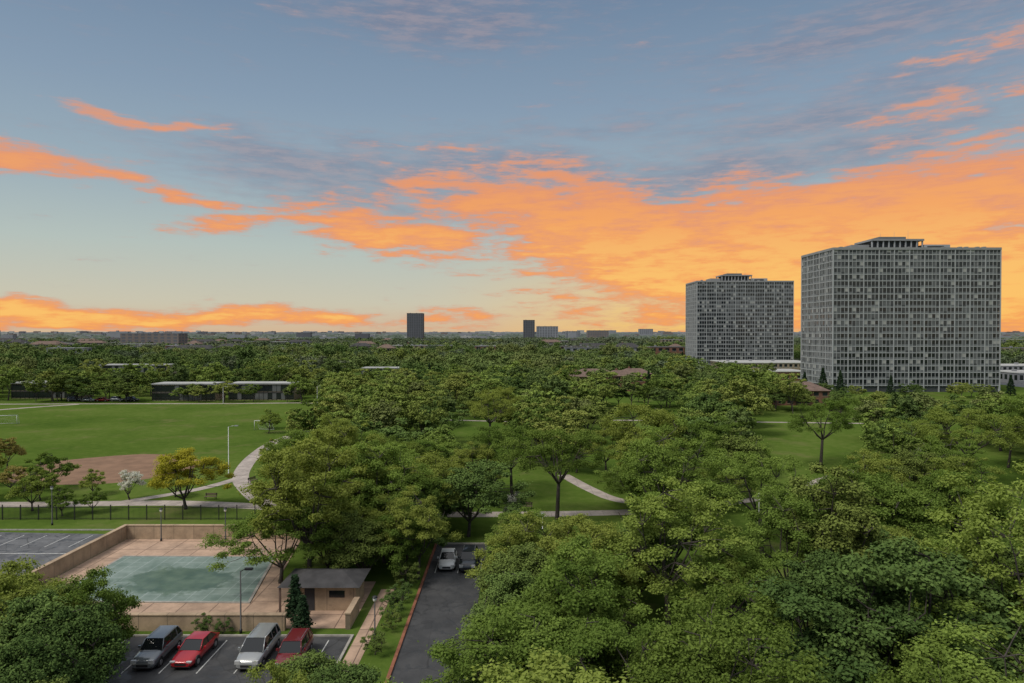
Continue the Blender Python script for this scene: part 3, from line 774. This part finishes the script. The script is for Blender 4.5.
# ------------------------------------------------------------------ big slab towers
def slab_tower(x0, y0, wdt=70.0, dep=31.0, nf=22, fh=2.72, seed=1):
    rng = random.Random(seed)
    mb = MB(); H = nf*fh; x1 = x0+wdt; y1 = y0+dep
    mb.box(x0+0.5,x1-0.5,y0+0.5,y1-0.5,0,H-0.3,M_spandD)
    def facade(axis, a0, a1, fixed, sgn):
        nb = max(1, round((a1-a0)/6.36)); bw = (a1-a0)/nb; ww = bw/4
        def B(s0, s1, t0, t1, z0, z1, mat):
            q0, q1 = sorted((fixed+sgn*t0, fixed+sgn*t1))
            if axis == 'x': mb.box(s0, s1, q0, q1, z0, z1, mat)
            else: mb.box(q0, q1, s0, s1, z0, z1, mat)
        for f in range(nf):
            z = f*fh
            if f == 0: continue
            for i in range(nb*4):
                s0 = a0+i*ww
                r = rng.random(); k = mnoise.noise(Vector((s0*0.05+seed*9, z*0.06, fixed)))*0.7
                win = M_glass if r < 0.52+k else (M_glass2 if r < 0.78+k*0.6 else (M_blind if r < 0.90 else M_curtain))
                B(s0+0.03, s0+ww-0.03, -0.30, -0.06, z+0.98, z+fh-0.22, win)
                B(s0+0.03, s0+ww-0.03, -0.30, 0.0, z+0.22, z+0.92, M_spand if rng.random() < 0.72-k else M_spandD)
            B(a0, a1, -0.30, 0.06, z-0.16, z+0.18, M_alum)
        for i in range(nb*4+1):
            s = a0+i*ww; big = i % 4 == 0; hw = 0.19 if big else 0.06
            B(s-hw, s+hw, -0.3, 0.22 if big else 0.14, (0 if big else fh-0.3), H, M_alum)
        B(a0-0.2, a1+0.2, -0.3, 0.28, H-0.75, H+0.25, M_conc)
    facade('x', x0, x1, y0, -1); facade('x', x0, x1, y1, 1); facade('y', y0+0.3, y1-0.3, x0, -1); facade('y', y0+0.3, y1-0.3, x1, 1)
    mb.box(x0+0.3,x1-0.3,y0+0.3,y1-0.3,H-0.3,H+0.1,M_roofD)
    mb.box(x0+4,x1-4,y0+3,y1-3,0,fh-0.3,M_glass)
    px0, px1 = x0+wdt*0.30, x0+wdt*0.61
    mb.box(px0+1.2,px1-1.2,y0+10,y1-9,H+0.1,H+4.2,M_spandD)
    for i in range(10):
        xx = px0+(px1-px0)*i/9; mb.box(xx-0.25,xx+0.25,y0+9.0,y0+9.5,H+0.1,H+4.2,M_alum)
        mb.box(xx-0.25,xx+0.25,y1-8.5,y1-8,H+0.1,H+4.2,M_alum)
    mb.box(px0-0.5,px1+0.5,y0+8.6,y1-7.6,H+4.2,H+5.0,M_conc); mb.box(px0+4,px1-6,y0+11,y1-10,H+5.0,H+6.2,M_spand)
    mb.box(x0+wdt*0.18,px0-0.8,y0+10,y1-9,H+0.1,H+2.6,M_conc)
    mb.box(px1+0.8,x0+wdt*0.78,y0+9,y1-9,H+0.1,H+2.6,M_alum); mb.box(px1+2,x0+wdt*0.74,y0+8.9,y0+9,H+0.8,H+2.0,M_spandD)
    for k in range(7):
        xx = rng.uniform(x0+3, x1-3); mb.box(xx,xx+1.2,y0+5,y0+6.5,H+0.1,H+1.2,M_conc)
    for k in range(3): mb.tube([(px0+5+k*6,y0+12,H+5.0),(px0+5+k*6,y0+12,H+8.0+k*0.5)], [0.06,0.03], M_galv, 4)
    mb.obj('apartment_tower', (x0, y0, 0))
slab_tower(133.5, 284, 69.5, 31, seed=1)
slab_tower(126.8, 468, 66, 30, seed=2)

# ------------------------------------------------------------------ low buildings
def block(name, x0, x1, y0, y1, h, wallm, roofm, storeys, bay=3.0, pitched=False, glass=M_glass, para=0.35, trim=M_white, parent=None):
    mb = MB(); mb.box(x0,x1,y0,y1,0,h,wallm)
    fh = h/storeys
    for s in range(storeys):
        n = max(1, int((x1-x0)/bay))
        for i in range(n):
            a = x0+(i+0.22)*(x1-x0)/n; b = x0+(i+0.78)*(x1-x0)/n
            mb.box(a,b,y0-0.05,y0,s*fh+fh*0.32,s*fh+fh*0.82,glass); mb.box(a-0.1,b+0.1,y0-0.12,y0,s*fh+fh*0.24,s*fh+fh*0.30,trim)
        n = max(1, int((y1-y0)/bay))
        for i in range(n):
            a = y0+(i+0.22)*(y1-y0)/n; b = y0+(i+0.78)*(y1-y0)/n
            for xx0, xx1 in ((x0-0.05,x0),(x1,x1+0.05)): mb.box(xx0,xx1,a,b,s*fh+fh*0.32,s*fh+fh*0.82,glass)
    if pitched:
        o = 0.5; r = min(x1-x0, y1-y0)/2; zr = h+r*0.5
        a = [(x0-o,y0-o,h),(x1+o,y0-o,h),(x1+o,y1+o,h),(x0-o,y1+o,h)]
        ym = (y0+y1)/2; r1 = (x0+r*0.8,ym,zr); r2 = (x1-r*0.8,ym,zr)
        mb.face([a[0],a[1],r2,r1], roofm); mb.face([a[1],a[2],r2], roofm); mb.face([a[2],a[3],r1,r2], roofm); mb.face([a[3],a[0],r1], roofm); mb.face(a[::-1], trim)
        mb.box(x0+r,x0+r+0.8,ym+0.4,ym+1.2,h,zr+0.7,M_brick)
    else:
        mb.box(x0-0.25,x1+0.25,y0-0.25,y1+0.25,h,h+para,trim); mb.box(x0+0.1,x1-0.1,y0+0.1,y1-0.1,h+para,h+para+0.08,roofm)
        for k in range(max(1, int((x1-x0)/14))): mb.box(x0+5+k*14,x0+6.6+k*14,(y0+y1)/2,(y0+y1)/2+1.5,h+para+0.08,h+para+1.1,M_conc)
    mb.obj(name, (x0, y0, 0), parent)
def townrow(x0, x1, y0, y1, h=5.8):
    mb = MB(); mb.box(x0,x1,y0+0.1,y1,0,h,M_brickT); n = int((x1-x0)/1.6)
    for i in range(n):
        a = x0+i*(x1-x0)/n
        for s in range(2):
            mb.box(a+0.12,a+(x1-x0)/n-0.02,y0,y0+0.1,s*h/2+0.35,s*h/2+h/2-0.3,M_glass if random.random() < 0.75 else M_blind)
        mb.box(a,a+0.1,y0-0.05,y0+0.1,0,h,M_black)
    mb.box(x0-0.2,x1+0.2,y0-0.3,y1+0.2,h,h+0.4,M_conc); mb.box(x0,x1,y0,y1,h+0.4,h+0.46,M_roofL)
    mb.box(x0,x1,y0-0.1,y0+0.1,h/2-0.2,h/2+0.1,M_roofD)
    mb.obj('townhouse_row', (x0, y0, 0))
townrow(-131,-108,248,257,5.8); townrow(-104,-80,250,259,5.8); townrow(-188,-163,256,266,5.6)
townrow(-74,-54,335,345,7.0); townrow(-215,-180,355,366,7.5)
for (a, b, c) in ((22,37,284),(40,56,288),(28,45,300),(48,62,303)):
    block('brick_house', a, b, c, c+9, 6.4, M_brick, M_roofB, 2, pitched=True, trim=M_brickT)
block('low_commercial_building', 128, 182, 405, 440, 6.5, M_brickT, M_roofL, 2)
block('low_commercial_building', 118, 152, 350, 372, 4.5, M_brick, M_roofL, 1)
block('low_commercial_building', 245, 300, 330, 350, 5, M_conc, M_roofL, 1)
block('low_commercial_building', 255, 330, 380, 400, 6, M_conc, M_roofL, 2)
block('brick_house', 90,108,232,243,5,M_brick,M_roofB,2,pitched=True, trim=M_brickT)
mb = MB(); mb.face([(225,240,0.01),(300,240,0.01),(420,415,0.01),(240,415,0.01)], M_asphL); mb.obj('street_asphalt')
cars = [C_g, C_k, C_wh, C_r]
for i in range(9): put(cars[i % 4], 'parked_car', (228+i*4.4, 300+(i % 3)*2, 0.012), 0.1*i)
for i in range(5): put(cars[(i+1) % 4], 'parked_car', (-158+i*5.2, 246, 0.012), 1.57)
fb = dict(trim=M_farb)
block('brick_apartment_block', -505,-430, 880, 905, 23, M_farb3, M_farb, 6, bay=8, glass=M_farb2, **fb)
block('high_rise_building', -231,-196, 1500, 1525, 66, M_farb2, M_farb2, 18, bay=5, glass=M_spandD, trim=M_farb2)
block('high_rise_building', 25,50, 1500, 1525, 51, M_farb2, M_farb2, 14, bay=5, glass=M_spandD, trim=M_farb2)
block('high_rise_building', 58,108, 1600, 1625, 38, M_farb, M_farb, 10, bay=6, glass=M_farb2, **fb)
block('high_rise_building', 150,190, 1900, 1925, 27, M_farb, M_farb, 7, bay=6, glass=M_farb2, **fb)
block('high_rise_building', 205,262, 1850, 1880, 29, M_farb3, M_farb, 6, bay=6, glass=M_farb2, **fb)
block('high_rise_building', 560,620, 3000, 3030, 38, M_farb, M_farb, 10, bay=8, glass=M_farb2, **fb)
city = empty('distant_city')
for i in range(84):
    y = random.uniform(480, 1300)
    x = random.uniform(-0.82, -0.42)*y if i % 5 < 3 else random.uniform(-0.42, 0.24)*y
    if i % 7 == 0: x = random.uniform(0.70, 0.84)*y
    wd = random.uniform(14, 38); h = random.uniform(10.0, 13.0); pit = random.random() < 0.4
    block('suburban_building', x, x+wd, y, y+random.uniform(10, 16), h, random.choice((M_brickT, M_brick, M_farb3, M_farb)),
          random.choice((M_roofD, M_roofB)) if pit else random.choice((M_roofL, M_conc, M_roofD)), 3, bay=5, pitched=pit, trim=M_conc, parent=city)
mbs = [MB(), MB(), MB(), MB()]; fm = [M_farb, M_farb2, M_farb3, M_roofL]
for i in range(420):
    y = random.uniform(1300, 7000); x = random.uniform(-0.85, 0.85)*y
    k = random.choice((0, 0, 2, 1, 3)); wd = random.uniform(8, 32)*(1+y/5000); h = random.uniform(9, 14)+max(0, y-2200)/230+(random.random()**8)*14
    mbs[k].box(x, x+wd, y, y+12, 0, h, fm[k]); mbs[k].box(x+wd*0.3, x+wd*0.4, y+3, y+8, h, h+1.8, fm[k])
for m_ in mbs: m_.obj('skyline_blocks', parent=city)

# ------------------------------------------------------------------ individual trees
yt = make_tree('yellow', 51, 9.3, 1.8, 4.8, 66, 340, 0.21, [M_yellow, M_bark], (0.6, 1.1))
wt = make_tree('white', 52, 4.6, 1.0, 2.4, 36, 240, 0.15, [M_blossom, M_bark], (0.7, 1.3), trunk_r=0.1)
bt = make_tree('bronze', 53, 6.0, 1.4, 3.0, 40, 240, 0.22, [M_tanleaf, M_bark], (0.7, 1.2), trunk_r=0.12)
st_ = make_tree('small', 54, 5.6, 1.2, 2.8, 40, 240, 0.21, [M_leaf, M_bark], (0.7, 1.2), trunk_r=0.12)
ht = make_tree('high', 55, 12, 5.6, 5.8, 74, 380, 0.195, [M_leaf, M_bark], (0.6, 1.1), trunk_r=0.26)
lowt = make_tree('lowcrown', 57, 8.5, 1.0, 4.4, 84, 380, 0.19, [M_leaf, M_bark], (0.6, 1.25))
lowt2 = make_tree('lowcrown2', 58, 8.5, 1.0, 4.4, 84, 380, 0.19, [M_leafD, M_bark], (0.6, 1.25))
hd = make_tree('bush', 56, 2.4, 0.3, 1.6, 26, 240, 0.13, [M_leafD, M_bark], (0.9, 1.5), trunk_r=0.05)
put(yt, 'yellow_flowering_tree', (-46,96.0,0), 1, (1.05,1,1)); put(wt, 'white_blossom_tree', (-57,101.4,0), 0)
put(wt, 'white_blossom_tree', (0,85,0), 2, (0.6,0.6,1.1))
put(bt, 'bronze_leaf_tree', (-92,124,0)); put(bt, 'bronze_leaf_tree', (-78,106,0), 2, (0.8,0.8,0.7))
put(ht, 'honey_locust_tree', (6,91,0), 0.5); put(ht, 'honey_locust_tree', (58,128,0), 1.5); put(ht, 'honey_locust_tree', (-5,150,0), 2.5)
put(ht, 'honey_locust_tree', (74,110,0), 3.5); put(ht, 'honey_locust_tree', (28,76,0), 4.5, (0.9,0.9,0.9)); put(ht, 'honey_locust_tree', (0,104,0), 5.5, (0.9,0.9,0.85))
for x, y, s in ((-70,101,0.9),(-67,95,1.0),(-73,108,1.1),(-64,104,0.7),(-61,92.3,0.7),(-58,94,0.6),(-80,100,1.2),(-86,110,1.1),(-51,103,0.7),(-60,168,0.9),(-62,176,0.9),(-46,130,0.8)):
    put(st_, 'small_park_tree', (x, y, 0), random.uniform(0, 6), (s, s, s))
for x, y, s in ((-23,93,1.0),(-18,86,1.0),(-12,84,1.05),(-15,77,1.0),(-26.0,101,1.0)):
    put(random.choice(NEAR[:3]), 'honey_locust_tree', (x, y, 0), random.uniform(0, 6), (s, s, s))
for x, y, s, h in ((-19.0,70.5,0.85,0.95),(-15.0,68.0,0.85,0.85),(-11.6,69.5,0.75,0.85),(-11.6,75.5,0.8,0.95),(-20.5,77.5,0.9,1.05),(-13,79,1,1.0),
                   (1.6,72,0.8,0.72),(1.2,64.5,0.9,0.85),(7.5,66,0.95,0.8),(1.0,57,0.9,0.95),(7.0,58,1.0,0.95),(0.2,50.5,0.85,0.95),(6,51,1.05,1.05),(11.5,62,1.0,0.95),
                   (0,77,0.6,0.6),(4.0,45,1.05,1.05),(-0.8,43,0.75,0.9)):
    put(random.choice((lowt, lowt, lowt2)), 'honey_locust_tree', (x, y, 0), random.uniform(0, 6), (s, s, h))
# low trees filling the near left corner and below the car park
for x, y, s, h in ((-34.5,46,0.95,1.04),(-31.0,43.5,0.95,1.08),(-27.6,43.0,0.8,1.02),(-36,41,1.0,1.1),(-31.5,38.5,0.95,1.1),(-27.0,38.0,0.8,1.05),(-24.6,34.5,0.65,0.95),(-39.5,48,0.95,0.95),(-45,49.5,0.95,0.82),(-50.5,49,0.95,0.84),(-41,43,1,1.05),(-30.8,49.2,0.72,0.86),(-34,51,0.75,0.80),
                   (-34,34,1.0,1.1),(-29,33,0.9,1.1),(-22,30,0.6,0.9),(-56,47,1,0.9),(-36.5,52.5,0.75,0.70),(-42,54,0.8,0.62),(-49,55,0.8,0.55),(-55,54,0.8,0.6),(-46,45,1,0.9),
                   (-12.2,40.5,0.70,0.76),(-9.4,38.5,0.70,0.80),(-13.0,36.0,0.55,0.80),(-11.0,33.5,0.75,0.90),(-6.6,33,0.65,0.85)):
    put(random.choice((lowt2, lowt2, lowt)), 'maple_tree', (x, y, 0), random.uniform(0, 6), (s, s, h))
cyp = make_conifer('cyp', 61, 4.2, 0.75, 60, 80, 0.2)
put(cyp, 'evergreen_cypress', (-18.6,58.2,0)); put(cyp, 'evergreen_cypress', (-17.4,56.4,0), 1, (0.9,0.9,0.75))
for x, y, s in ((-10.5,60,0.7),(-10.2,63,0.6),(-10.6,52.5,0.6),(-10.0,57.0,0.5),(-25.5,56.2,0.5),(-24.0,56.25,0.4),(-10.2,66.5,0.8),(-0.8,70,0.7),(-1.6,64,0.7),(-2,58,0.7),(-2,53,0.8),(-1.8,75,0.7)):
    put(hd, 'shrub', (x, y, 0), random.uniform(0, 6), (s, s, s))
for x, y, s in ((124,272,1.2),(129,268,1.0),(118,275,0.9),(150,270,0.8),(113,452,1.2),(120,450,1.0),(107,455,1.1),(100,262,0.9),(196,268,0.9),(60,300,0.9),(-120,300,1.1),(-40,330,1)):
    put(random.choice(CONIF), 'spruce_tree', (x, y, 0), random.uniform(0, 6), (s, s, s))
for i in range(44):
    x = random.uniform(84, 215); y = random.uniform(185, 280)
    if 0.40*y < x < 0.79*y and inpoly(x, y, TOWERGRND):
        s = random.uniform(0.5, 0.8)
        put(random.choice(MID), 'woodland_tree', (x, y, 0), random.uniform(0, 6), (s, s, s*0.75), wood)
for x, y in ((24,240),(33,238),(45,242),(52,258),(28,264),(40,268),(57,276),(20,276),(-60,276),(-48,290),(-66,300)):
    s = random.uniform(0.45, 0.6); put(random.choice(MID), 'woodland_tree', (x, y, 0), random.uniform(0, 6), (s, s, s*0.75), wood)
for i in range(26):
    x = -176+i*4.4+random.uniform(-1.5, 1.5); s = random.uniform(0.5, 0.85)
    if random.random() < 0.7: put(random.choice(MID), 'woodland_tree', (x, 243+random.uniform(-1, 3), 0), random.uniform(0, 6), (s, s, s*0.85), wood)
